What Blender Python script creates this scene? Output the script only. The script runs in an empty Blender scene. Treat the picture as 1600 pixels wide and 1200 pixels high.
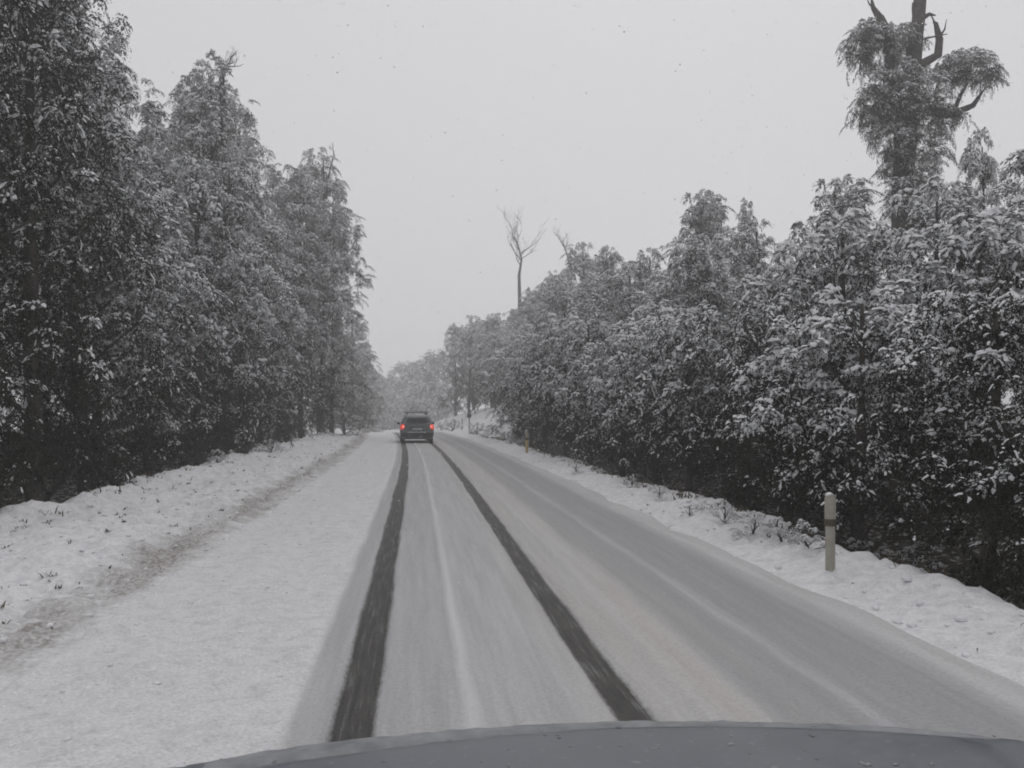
import bpy, bmesh, math, random
import numpy as np
from mathutils import Vector, Matrix

R = math.radians
SC = bpy.context.scene
COL = SC.collection

# ------------------------------------------------------------------ camera, sky, sun, exposure
F_PX, HORIZON, CAM_Z = 1305.0, 644.0, 1.668          # measured in the 1600 x 1200 photograph
YAW = math.atan(0.115)
cam_d = bpy.data.cameras.new('camera')
cam = bpy.data.objects.new('camera', cam_d); COL.objects.link(cam)
cam.location = (0, 0, CAM_Z)
cam.rotation_euler = (R(90), 0, -YAW)
cam_d.sensor_width = 36.0
cam_d.lens = 36.0 * F_PX / 1600.0
cam_d.shift_y = (HORIZON - 600.0) / 1600.0
cam_d.clip_start = 0.05
cam_d.clip_end = 2000.0
SC.camera = cam

SUN_EL, SUN_ROT = R(55), R(20)
world = bpy.data.worlds.new('World'); SC.world = world; world.use_nodes = True
wn, wl = world.node_tree.nodes, world.node_tree.links
bg = wn['Background']; bg.inputs['Strength'].default_value = 0.1
sky = wn.new('ShaderNodeTexSky'); sky.sky_type = 'NISHITA'; sky.sun_disc = False
sky.sun_elevation = SUN_EL; sky.sun_rotation = SUN_ROT; sky.dust_density = 6.0; sky.air_density = 1.0
hsv = wn.new('ShaderNodeHueSaturation'); hsv.inputs['Saturation'].default_value = 0.2
mixw = wn.new('ShaderNodeMixRGB'); mixw.inputs['Fac'].default_value = 0.93
mixw.inputs['Color2'].default_value = (6.45, 6.42, 6.64, 1)       # thick even snow cloud
wl.new(sky.outputs[0], hsv.inputs['Color']); wl.new(hsv.outputs[0], mixw.inputs['Color1'])
wl.new(mixw.outputs[0], bg.inputs['Color'])

sun_d = bpy.data.lights.new('sun', 'SUN'); sun_d.energy = 0.5; sun_d.angle = R(40); sun_d.color = (1.0, 0.98, 0.96)
sun = bpy.data.objects.new('sun', sun_d); COL.objects.link(sun)
sun.rotation_euler = (R(90) - SUN_EL, 0, R(180) - SUN_ROT)
sun.location = (0, 0, 60)

SC.view_settings.view_transform = 'Standard'
SC.view_settings.look = 'None'
SC.view_settings.exposure = 0.0
SC.view_settings.gamma = 1.0
SC.view_settings.use_curve_mapping = False
SC.render.engine = 'CYCLES'
SC.cycles.use_denoising = True
SC.cycles.max_bounces = 5
SC.cycles.diffuse_bounces = 3
SC.cycles.glossy_bounces = 2
SC.cycles.transmission_bounces = 2
SC.cycles.volume_bounces = 2
SC.cycles.use_adaptive_sampling = True
SC.cycles.adaptive_threshold = 0.03
SC.cycles.filter_width = 1.9

# ------------------------------------------------------------------ helpers
FWD = (math.sin(YAW), math.cos(YAW)); RGT = (math.cos(YAW), -math.sin(YAW))

def at(px, py, d):
    """photo pixel + distance along the view axis -> point in the place"""
    u = (px - 800.0) / F_PX * d
    return Vector((RGT[0]*u + FWD[0]*d, RGT[1]*u + FWD[1]*d, CAM_Z + (HORIZON - py) / F_PX * d))

def to_px(x, y, z):
    d = x*FWD[0] + y*FWD[1]; u = x*RGT[0] + y*RGT[1]
    return 800 + F_PX*u/d, HORIZON - F_PX*(z - CAM_Z)/d, d

def tag(o, label=None, cat=None, group=None, kind=None):
    if label: o['label'] = label
    if cat: o['category'] = cat
    if group: o['group'] = group
    if kind: o['kind'] = kind
    return o

def empty(name, loc, rz=0.0, sc=(1, 1, 1)):
    o = bpy.data.objects.new(name, None); COL.objects.link(o)
    o.location = loc; o.rotation_euler = (0, 0, rz); o.scale = sc
    o.empty_display_size = 0.2
    return o

def link(name, me, parent=None):
    o = bpy.data.objects.new(name, me); COL.objects.link(o)
    if parent is not None: o.parent = parent
    return o

def np_mesh(name, V, Fc, mat, smooth=False):
    V = np.asarray(V, np.float32); Fc = np.asarray(Fc, np.int32)
    me = bpy.data.meshes.new(name)
    n, k = Fc.shape
    me.vertices.add(len(V)); me.vertices.foreach_set('co', V.ravel())
    me.loops.add(n*k); me.loops.foreach_set('vertex_index', Fc.ravel())
    me.polygons.add(n); me.polygons.foreach_set('loop_start', np.arange(n, dtype=np.int32)*k)
    if smooth: me.polygons.foreach_set('use_smooth', np.ones(n, bool))
    me.materials.append(mat)
    me.update(calc_edges=True)
    return me

def bm_mesh(name, bm, mat, smooth=False, bevel=0.0, seg=2):
    if bevel > 0:
        bmesh.ops.bevel(bm, geom=list(bm.edges), offset=bevel, segments=seg, affect='EDGES', profile=0.5)
    bmesh.ops.recalc_face_normals(bm, faces=bm.faces)
    me = bpy.data.meshes.new(name); bm.to_mesh(me); bm.free()
    if smooth:
        me.polygons.foreach_set('use_smooth', np.ones(len(me.polygons), bool))
    me.materials.append(mat)
    return me

def add_box(bm, c, s, rot=None):
    vs = bmesh.ops.create_cube(bm, size=1.0)['verts']
    m = Matrix.Translation(c)
    if rot is not None: m = m @ rot
    m = m @ Matrix.Diagonal((s[0], s[1], s[2], 1))
    bmesh.ops.transform(bm, matrix=m, verts=vs)
    return vs

def tube(pts, rad, n=7, jit=0.0, rng=None):
    """tapered tube through pts -> (V, quads)"""
    pts = [Vector(p) for p in pts]; V = []; Fq = []
    prev = None
    for i, p in enumerate(pts):
        t = (pts[min(i+1, len(pts)-1)] - pts[max(i-1, 0)]).normalized()
        if prev is None:
            a = Vector((1, 0, 0)) if abs(t.x) < 0.8 else Vector((0, 1, 0))
            a = (a - t*a.dot(t)).normalized()
        else:
            a = (prev - t*prev.dot(t)).normalized()
        prev = a; b = t.cross(a)
        for k in range(n):
            an = 2*math.pi*k/n
            r = rad[i] * (1 + (rng.uniform(-jit, jit) if rng else 0))
            V.append(p + a*math.cos(an)*r + b*math.sin(an)*r)
    for i in range(len(pts)-1):
        for k in range(n):
            Fq.append((i*n+k, i*n+(k+1) % n, (i+1)*n+(k+1) % n, (i+1)*n+k))
    base = (len(pts)-1)*n                                        # close the end with quads
    c = len(V); V.append(pts[-1] + (pts[-1]-pts[-2]).normalized()*rad[-1]*0.6)
    for k in range(n):
        Fq.append((base+k, base+(k+1) % n, c, c))
    return np.array([tuple(v) for v in V], np.float32), Fq

class Quads:
    def __init__(self): self.V = []; self.F = []; self.n = 0
    def add(self, V, Fq):
        Fq = np.asarray(Fq, np.int32)
        self.V.append(np.asarray(V, np.float32)); self.F.append(Fq + self.n); self.n += len(V)
    def mesh(self, name, mat, smooth=False):
        V = np.concatenate(self.V); Fc = np.concatenate(self.F)
        bm = None
        deg = Fc[:, 2] == Fc[:, 3] if Fc.shape[1] == 4 else np.zeros(len(Fc), bool)
        if deg.any():
            q = Fc[~deg]; t = Fc[deg][:, :3]
            tri = np.concatenate([q[:, [0, 1, 2]], q[:, [0, 2, 3]], t])
            return np_mesh(name, V, tri, mat, smooth)
        return np_mesh(name, V, Fc, mat, smooth)

_lat = np.random.RandomState(7).rand(256, 256).astype(np.float32)
def vnoise(x, y):
    """smooth lattice noise in -1..1"""
    x = np.asarray(x, float); y = np.asarray(y, float)
    xi = np.floor(x).astype(int); yi = np.floor(y).astype(int); fx = x-xi; fy = y-yi
    fx = fx*fx*(3-2*fx); fy = fy*fy*(3-2*fy)
    g = lambda a, b: _lat[a & 255, b & 255]
    v = (g(xi, yi)*(1-fx)+g(xi+1, yi)*fx)*(1-fy) + (g(xi, yi+1)*(1-fx)+g(xi+1, yi+1)*fx)*fy
    return v*2-1

def sstep(a, b, x):
    t = np.clip((np.asarray(x, float)-a)/(b-a), 0, 1)
    return t*t*(3-2*t)

# ------------------------------------------------------------------ materials
def mat_new(name, color=(0.5, 0.5, 0.5), rough=0.8, spec=0.3, metal=0.0):
    m = bpy.data.materials.new(name); m.use_nodes = True
    b = m.node_tree.nodes['Principled BSDF']
    b.inputs['Base Color'].default_value = (*color, 1)
    b.inputs['Roughness'].default_value = rough
    b.inputs['Specular IOR Level'].default_value = spec
    b.inputs['Metallic'].default_value = metal
    return m, m.node_tree.nodes, m.node_tree.links, b

def noise_node(N, L, scale, detail=4.0, vec=None, rough=0.6):
    t = N.new('ShaderNodeTexNoise'); t.inputs['Scale'].default_value = scale
    t.inputs['Detail'].default_value = detail; t.inputs['Roughness'].default_value = rough
    if vec is not None: L.new(vec, t.inputs['Vector'])
    return t.outputs['Fac']

def ramp(N, L, src, stops):
    r = N.new('ShaderNodeValToRGB'); L.new(src, r.inputs['Fac'])
    e = r.color_ramp.elements
    while len(e) < len(stops): e.new(0.5)
    for el, (p, c) in zip(e, stops):
        el.position = p; el.color = (*c, 1) if len(c) == 3 else c
    return r.outputs['Color']

def mathn(N, L, op, a, b=None, clamp=False):
    n = N.new('ShaderNodeMath'); n.operation = op; n.use_clamp = clamp
    for i, v in enumerate((a, b)):
        if v is None: continue
        if isinstance(v, (int, float)): n.inputs[i].default_value = v
        else: L.new(v, n.inputs[i])
    return n.outputs[0]

def mixc(N, L, fac, a, b):
    n = N.new('ShaderNodeMixRGB')
    for k, v in (('Fac', fac), ('Color1', a), ('Color2', b)):
        if isinstance(v, (int, float)): n.inputs[k].default_value = v
        elif isinstance(v, tuple): n.inputs[k].default_value = (*v, 1)
        else: L.new(v, n.inputs[k])
    return n.outputs[0]

def bump(N, L, b, h, strength, dist):
    n = N.new('ShaderNodeBump'); n.inputs['Strength'].default_value = strength
    n.inputs['Distance'].default_value = dist
    L.new(h, n.inputs['Height']); L.new(n.outputs[0], b.inputs['Normal'])

def varied(name, c1, c2, scale, rough=0.8, spec=0.25, bstr=0.0, bdist=0.01, metal=0.0):
    m, N, L, b = mat_new(name, c1, rough, spec, metal)
    tc = N.new('ShaderNodeTexCoord').outputs['Object']
    f = noise_node(N, L, scale, 5, tc)
    L.new(ramp(N, L, f, [(0.3, c1), (0.7, c2)]), b.inputs['Base Color'])
    if bstr: bump(N, L, b, f, bstr, bdist)
    return m

def leaf_material():
    m, N, L, b = mat_new('leaf', (0.05, 0.055, 0.04), 0.75, 0.1)
    geo = N.new('ShaderNodeNewGeometry')
    oi = N.new('ShaderNodeObjectInfo')
    pos = geo.outputs['Position']
    f = noise_node(N, L, 0.9, 3, pos)
    base = ramp(N, L, f, [(0.3, (0.010, 0.013, 0.008)), (0.55, (0.020, 0.024, 0.015)), (0.8, (0.038, 0.040, 0.024))])
    ev = mathn(N, L, 'ADD', mathn(N, L, 'MULTIPLY', oi.outputs['Random'], 0.5), 0.75)
    hs = N.new('ShaderNodeHueSaturation'); L.new(base, hs.inputs['Color']); L.new(ev, hs.inputs['Value'])
    # fine dusting of snow that clings to some of the leaves
    g = noise_node(N, L, 16.0, 4, pos)
    dust = ramp(N, L, g, [(0.52, (0, 0, 0)), (0.80, (0.14, 0.14, 0.14))])
    L.new(mixc(N, L, dust, hs.outputs[0], (0.7, 0.71, 0.72)), b.inputs['Base Color'])
    return m

def snow_material(name='snow_load', col=(0.80, 0.80, 0.81), dark=(0.62, 0.63, 0.64), scale=9.0):
    m, N, L, b = mat_new(name, col, 0.9, 0.1)
    pos = N.new('ShaderNodeNewGeometry').outputs['Position']
    f = noise_node(N, L, scale, 4, pos)
    L.new(ramp(N, L, f, [(0.3, dark), (0.65, col)]), b.inputs['Base Color'])
    return m

M_LEAF = leaf_material()
M_SNOW = snow_material()
M_BARK = varied('bark', (0.045, 0.04, 0.035), (0.11, 0.10, 0.09), 6.0, 0.9, 0.1, 0.6, 0.03)
M_BARE = varied('bare_bark', (0.07, 0.065, 0.06), (0.19, 0.18, 0.17), 5.0, 0.9, 0.1, 0.4, 0.02)

# ------------------------------------------------------------------ the lie of the land
def road_x(y):
    """lateral offset of the road's line: straight, then bending left"""
    y = np.asarray(y, float)
    t = np.maximum(y-19, 0)
    near = -0.36*(t/26)**2
    return np.where(y < 85, near, -0.36*(66/26.)**2 - (y-85)*0.14 - np.maximum(y-85, 0)**2*0.004)

def drop_z(y):
    """the road runs over a low crest about 80 m on"""
    t = np.maximum(np.asarray(y, float)-66, 0)
    return -0.045*t*t/(t+14.0)

LT, RT, TW = -0.33, 1.17, 0.125            # wheel track centres and half width
RL, RR = -2.25, 3.45                       # edges of the carriageway

def ground_h(lat, y):
    lat = np.asarray(lat, float); y = np.asarray(y, float)
    w = 0.35*vnoise(y*0.35+40, lat*0.2) + 0.18*vnoise(y*1.3, lat*0.5+9)         # wandering edges
    lump = 0.06*vnoise(lat*1.1+3, y*0.9) + 0.07*vnoise(lat*2.7, y*2.3+11) + 0.08*np.abs(vnoise(lat*4.6, y*4.2)) + 0.04*vnoise(lat*9.3+7, y*8.1)
    verge_l = 0.05 + 0.10*sstep(-2.4, -4.6, lat)
    lip_l = 0.16*np.exp(-((lat+5.25+w)/0.35)**2)
    hl = verge_l + lip_l + lump*sstep(-2.1, -3.0, lat)
    hl = hl - 0.55*sstep(-5.5-w, -6.3-w, lat) + 0.9*sstep(-7, -16, lat)
    verge_r = 0.03 + 0.10*sstep(3.5, 4.5, lat)
    hr = verge_r + lump*sstep(3.3, 4.2, lat)*0.9
    hr = hr - 0.45*sstep(4.75+w*0.6, 5.6+w*0.6, lat) + 1.6*sstep(6.0, 14, lat)
    far = sstep(48, 62, y)*(1-sstep(95, 125, y))
    hr = hr + far*(0.45*sstep(4.8, 5.8, lat) + 1.5*sstep(4.4, 9.5, lat))
    h = np.where(lat < 0.6, hl, hr)
    on = sstep(RL-0.12, RL+0.12, lat)*(1-sstep(RR-0.12, RR+0.12, lat))
    h = h*(1-on) - 0.09*on
    h = h + drop_z(y)
    out = np.maximum(np.abs(lat)-60, 0)
    return h + 0.02*out

def ground_z(x, y):
    return float(ground_h(x - float(road_x(y)), y))

def on_ground(px, py):
    """pixel of a thing's foot -> point on the ground"""
    d = F_PX*CAM_Z/max(py-HORIZON, 4)
    for _ in range(30):
        p = at(px, py, d); z = ground_z(p.x, p.y)
        d = 0.5*d + 0.5*F_PX*(CAM_Z-z)/max(py-HORIZON, 4)
    p = at(px, py, d); p.z = ground_z(p.x, p.y)
    return p

def sheet(name, lats, ys, hfun, mat):
    LA, YY = np.meshgrid(lats, ys)
    X = LA + road_x(YY); Z = hfun(LA, YY)
    V = np.stack([X, YY, Z], -1).reshape(-1, 3)
    nx, ny = len(lats), len(ys)
    i = np.arange(ny-1)[:, None]*nx + np.arange(nx-1)[None, :]
    Fq = np.stack([i, i+1, i+1+nx, i+nx], -1).reshape(-1, 4)
    me = np_mesh(name, V, Fq, mat, True)
    uv = me.uv_layers.new(name='lie')
    UV = np.stack([LA, YY], -1).reshape(-1, 2).astype(np.float32)
    uv.data.foreach_set('uv', UV[Fq.ravel()].ravel())
    o = link(name, me)
    o['kind'] = 'structure'
    return o

def spaced(stops):
    out = [stops[0][0]]
    for (a, s), (b, _) in zip(stops[:-1], stops[1:]):
        n = max(1, int(round((b-a)/s)))
        out += list(a + (b-a)*(np.arange(n)+1)/n)
    return np.array(out)

def lie_nodes(N):
    u = N.new('ShaderNodeUVMap'); u.uv_map = 'lie'
    s = N.new('ShaderNodeSeparateXYZ')
    return u, s

def ground_material():
    m, N, L, b = mat_new('verge_snow', (0.8, 0.8, 0.81), 0.9, 0.1)
    u, s = lie_nodes(N); L.new(u.outputs[0], s.inputs[0])
    lat = s.outputs[0]
    pos = N.new('ShaderNodeNewGeometry').outputs['Position']
    n1 = noise_node(N, L, 1.6, 5, pos); n2 = noise_node(N, L, 9.0, 5, pos)
    snow = ramp(N, L, n2, [(0.3, (0.62, 0.625, 0.635)), (0.6, (0.80, 0.80, 0.81))])
    # muddy streak thrown up along the edge of the seal
    mp = N.new('ShaderNodeMapping'); mp.inputs['Scale'].default_value = (2.2, 0.45, 1); L.new(u.outputs[0], mp.inputs[0])
    n3 = noise_node(N, L, 1.0, 5, mp.outputs[0], 0.65)
    wob = mathn(N, L, 'MULTIPLY', mathn(N, L, 'SUBTRACT', n1, 0.5), 1.1)
    dl = mathn(N, L, 'ABSOLUTE', mathn(N, L, 'ADD', mathn(N, L, 'ADD', lat, 2.75), wob))
    band = mathn(N, L, 'SUBTRACT', 1.25, mathn(N, L, 'DIVIDE', dl, 0.40), True)
    dirt = mathn(N, L, 'MULTIPLY', band, ramp(N, L, n3, [(0.26, (0.12, 0.12, 0.12)), (0.54, (1, 1, 1))]), True)
    spk = ramp(N, L, noise_node(N, L, 26.0, 3, pos), [(0.40, (1, 1, 1)), (0.62, (0.45, 0.45, 0.45))])
    dirt = mathn(N, L, 'MULTIPLY', dirt, spk, True)
    grain = ramp(N, L, noise_node(N, L, 55.0, 5, pos, 0.7), [(0.35, (0.80, 0.80, 0.80)), (0.6, (1, 1, 1))])
    mg = N.new('ShaderNodeMixRGB'); mg.blend_type = 'MULTIPLY'; mg.inputs['Fac'].default_value = 1.0; L.new(snow, mg.inputs['Color1']); L.new(grain, mg.inputs['Color2']); snow = mg.outputs[0]
    c = mixc(N, L, mathn(N, L, 'MULTIPLY', dirt, 0.8), snow, (0.17, 0.15, 0.125))
    # litter and moss under the trees, where little snow has come through
    lw = mathn(N, L, 'ADD', lat, mathn(N, L, 'MULTIPLY', mathn(N, L, 'SUBTRACT', n1, 0.5), 2.0))
    fl = mathn(N, L, 'MULTIPLY', mathn(N, L, 'SUBTRACT', -5.75, lw), 2.5, True)
    fr = mathn(N, L, 'MULTIPLY', mathn(N, L, 'SUBTRACT', lw, 5.3), 2.5, True)
    under = mathn(N, L, 'MULTIPLY', mathn(N, L, 'MAXIMUM', fl, fr), mathn(N, L, 'MULTIPLY', mathn(N, L, 'SUBTRACT', 56.0, s.outputs[1]), 0.1, True))
    keep = ramp(N, L, n2, [(0.5, (1, 1, 1)), (0.72, (0.2, 0.2, 0.2))])
    litter = ramp(N, L, noise_node(N, L, 5.0, 5, pos), [(0.3, (0.03, 0.027, 0.02)), (0.7, (0.07, 0.06, 0.045))])
    c = mixc(N, L, mathn(N, L, 'MULTIPLY', under, keep), c, litter)
    L.new(c, b.inputs['Base Color'])
    bump(N, L, b, noise_node(N, L, 14.0, 6, pos), 0.5, 0.05)
    return m

def road_material():
    m, N, L, b = mat_new('road_snow', (0.7, 0.7, 0.7), 0.75, 0.2)
    u, s = lie_nodes(N); L.new(u.outputs[0], s.inputs[0])
    lat, yy = s.outputs[0], s.outputs[1]
    def streak(sx, sy, det=5, rough=0.65):
        mp = N.new('ShaderNodeMapping'); mp.inputs['Scale'].default_value = (sx, sy, 1); L.new(u.outputs[0], mp.inputs[0])
        return noise_node(N, L, 1.0, det, mp.outputs[0], rough)
    st1 = streak(9, 0.35); st2 = streak(30, 1.6); st3 = streak(3, 0.12); fine = streak(60, 14)
    wob = mathn(N, L, 'MULTIPLY', mathn(N, L, 'SUBTRACT', streak(1.2, 0.4, 3), 0.5), 0.09)
    wf = mathn(N, L, 'MULTIPLY', mathn(N, L, 'SUBTRACT', fine, 0.5), 0.045)
    lw = mathn(N, L, 'ADD', mathn(N, L, 'ADD', lat, wob), wf)
    def band(c, half, soft, src=lw):
        d = mathn(N, L, 'ABSOLUTE', mathn(N, L, 'SUBTRACT', src, c))
        return mathn(N, L, 'SUBTRACT', 1.0, mathn(N, L, 'DIVIDE', mathn(N, L, 'SUBTRACT', d, half), soft), True)
    white = ramp(N, L, st1, [(0.3, (0.46, 0.46, 0.46)), (0.65, (0.56, 0.56, 0.56))])
    white = mixc(N, L, ramp(N, L, fine, [(0.35, (0.12, 0.12, 0.12)), (0.6, (0, 0, 0))]), white, (0.42, 0.42, 0.42))
    pos = N.new('ShaderNodeNewGeometry').outputs['Position']
    sh_n = noise_node(N, L, 7.0, 6, pos, 0.65)
    shoulder = ramp(N, L, sh_n, [(0.30, (0.60, 0.60, 0.605)), (0.55, (0.73, 0.73, 0.735))])
    spk = ramp(N, L, noise_node(N, L, 22.0, 3, pos), [(0.64, (0, 0, 0)), (0.74, (0.45, 0.45, 0.45))])
    shoulder = mixc(N, L, spk, shoulder, (0.36, 0.34, 0.31))
    grain = ramp(N, L, noise_node(N, L, 48.0, 5, pos, 0.7), [(0.35, (0.80, 0.80, 0.80)), (0.6, (1, 1, 1))])
    mg = N.new('ShaderNodeMixRGB'); mg.blend_type = 'MULTIPLY'; mg.inputs['Fac'].default_value = 1.0; L.new(shoulder, mg.inputs['Color1']); L.new(grain, mg.inputs['Color2']); shoulder = mg.outputs[0]
    on_sh = mathn(N, L, 'MULTIPLY', mathn(N, L, 'SUBTRACT', -0.62, lw), 12.0, True)
    white = mixc(N, L, on_sh, white, shoulder)
    # thin packed snow where wheels have run: grey, a little brown
    packed = ramp(N, L, st1, [(0.3, (0.37, 0.37, 0.375)), (0.68, (0.47, 0.47, 0.475))])
    lane = mathn(N, L, 'MAXIMUM', band(-0.19, 0.43, 0.05), mathn(N, L, 'MULTIPLY', band(0.95, 0.60, 0.07), 0.7))
    opp = mathn(N, L, 'MAXIMUM', band(2.16, 0.18, 0.16), band(2.85, 0.28, 0.22))
    mid = mathn(N, L, 'MULTIPLY', band(1.75, 0.32, 0.2), mathn(N, L, 'MULTIPLY', st3, 0.75))
    g = mathn(N, L, 'MAXIMUM', lane, mathn(N, L, 'MAXIMUM', opp, mid))
    c = mixc(N, L, mathn(N, L, 'MULTIPLY', g, 0.95), white, packed)
    c = mixc(N, L, mathn(N, L, 'MULTIPLY', opp, 0.5), c, (0.27, 0.275, 0.285))
    # brown grit stirred into the middle of the road
    br = mathn(N, L, 'MULTIPLY', band(1.55, 0.35, 0.4), ramp(N, L, st3, [(0.4, (0.1, 0.1, 0.1)), (0.65, (0.8, 0.8, 0.8))]))
    c = mixc(N, L, mathn(N, L, 'MULTIPLY', br, 0.55), c, (0.50, 0.46, 0.41))
    gr2 = ramp(N, L, noise_node(N, L, 40.0, 6, pos, 0.75), [(0.35, (0.84, 0.84, 0.84)), (0.6, (1.04, 1.04, 1.04))])
    mg = N.new('ShaderNodeMixRGB'); mg.blend_type = 'MULTIPLY'; mg.inputs['Fac'].default_value = 1.0; L.new(c, mg.inputs['Color1']); L.new(gr2, mg.inputs['Color2']); c = mg.outputs[0]
    # ridge left between the wheels
    c = mixc(N, L, mathn(N, L, 'MULTIPLY', band(0.30, 0.006, 0.06), mathn(N, L, 'MULTIPLY', st3, 0.85)), c, (0.66, 0.66, 0.66))
    # bare wet seal in the two fresh tracks, crumbs of slush in it
    tr = mathn(N, L, 'MAXIMUM', band(LT, TW-0.025, 0.035), band(RT, TW-0.04, 0.035))
    seal = ramp(N, L, st2, [(0.32, (0.022, 0.021, 0.020)), (0.55, (0.055, 0.052, 0.048)), (0.74, (0.20, 0.20, 0.20))])
    tr = mathn(N, L, 'MULTIPLY', tr, 0.97)
    c = mixc(N, L, tr, c, seal)
    L.new(c, b.inputs['Base Color'])
    ro = mathn(N, L, 'SUBTRACT', 0.85, mathn(N, L, 'MULTIPLY', tr, 0.25))
    L.new(ro, b.inputs['Roughness'])
    bump(N, L, b, mathn(N, L, 'ADD', mathn(N, L, 'ADD', st2, fine), noise_node(N, L, 30.0, 5, pos)), 0.4, 0.014)
    return m

def road_h(lat, y):
    lat = np.asarray(lat, float); y = np.asarray(y, float)
    h = 0.035 + 0.008*vnoise(lat*9, y*1.2) + 0.006*vnoise(lat*20+5, y*3) + (1-sstep(-0.9, -0.6, lat))*(0.022*vnoise(lat*3, y*2.6+4) + 0.016*vnoise(lat*7, y*6.5))
    wl = lat + 0.012*vnoise(y*0.9+2, lat*0)
    def dip(c, half, soft): return 1-sstep(half, half+soft, np.abs(wl-c))
    h = h - 0.014*dip(-0.2, 0.42, 0.08) - 0.012*dip(0.9, 0.5, 0.15) - 0.006*dip(2.16, 0.17, 0.2) - 0.007*dip(2.85, 0.27, 0.25)
    h = h + 0.012*np.exp(-((wl-0.30)/0.05)**2)
    for c in (LT, RT):
        t = dip(c, TW-0.03, 0.05)
        h = h*(1-t) + t*(0.006 + 0.004*vnoise(lat*30, y*6))
        for sd in (-1, 1):
            h = h + 0.012*np.exp(-((wl-c-sd*(TW+0.04))/0.025)**2)
    edge = np.maximum(1-sstep(RL-0.1, RL+0.25, lat), sstep(RR-0.25, RR+0.1, lat))
    h = h + 0.05*edge*(0.6+0.8*vnoise(lat*2, y*0.8))
    skirt = np.maximum(1-sstep(RL-0.35, RL-0.1, lat), sstep(RR+0.1, RR+0.35, lat))
    return h - 0.3*skirt + drop_z(y)

road_lats = spaced([(RL-0.35, 0.05), (-0.6, 0.025), (1.45, 0.05), (RR+0.35, 0)])
road_ys = spaced([(-4, 0.5), (2, 0.06), (12, 0.15), (30, 0.4), (60, 0.8), (160, 0)])
sheet('road', road_lats, road_ys, road_h, road_material())
g_lats = spaced([(-180, 30), (-60, 4), (-16, 0.6), (-7, 0.09), (-2, 0.35), (3.3, 0.09), (6.5, 0.5), (16, 4), (60, 30), (180, 0)])
g_ys = spaced([(-60, 8), (-4, 0.5), (3, 0.09), (26, 0.25), (60, 0.8), (130, 4), (262, 0)])
sheet('ground', g_lats, g_ys, ground_h, ground_material())

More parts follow.
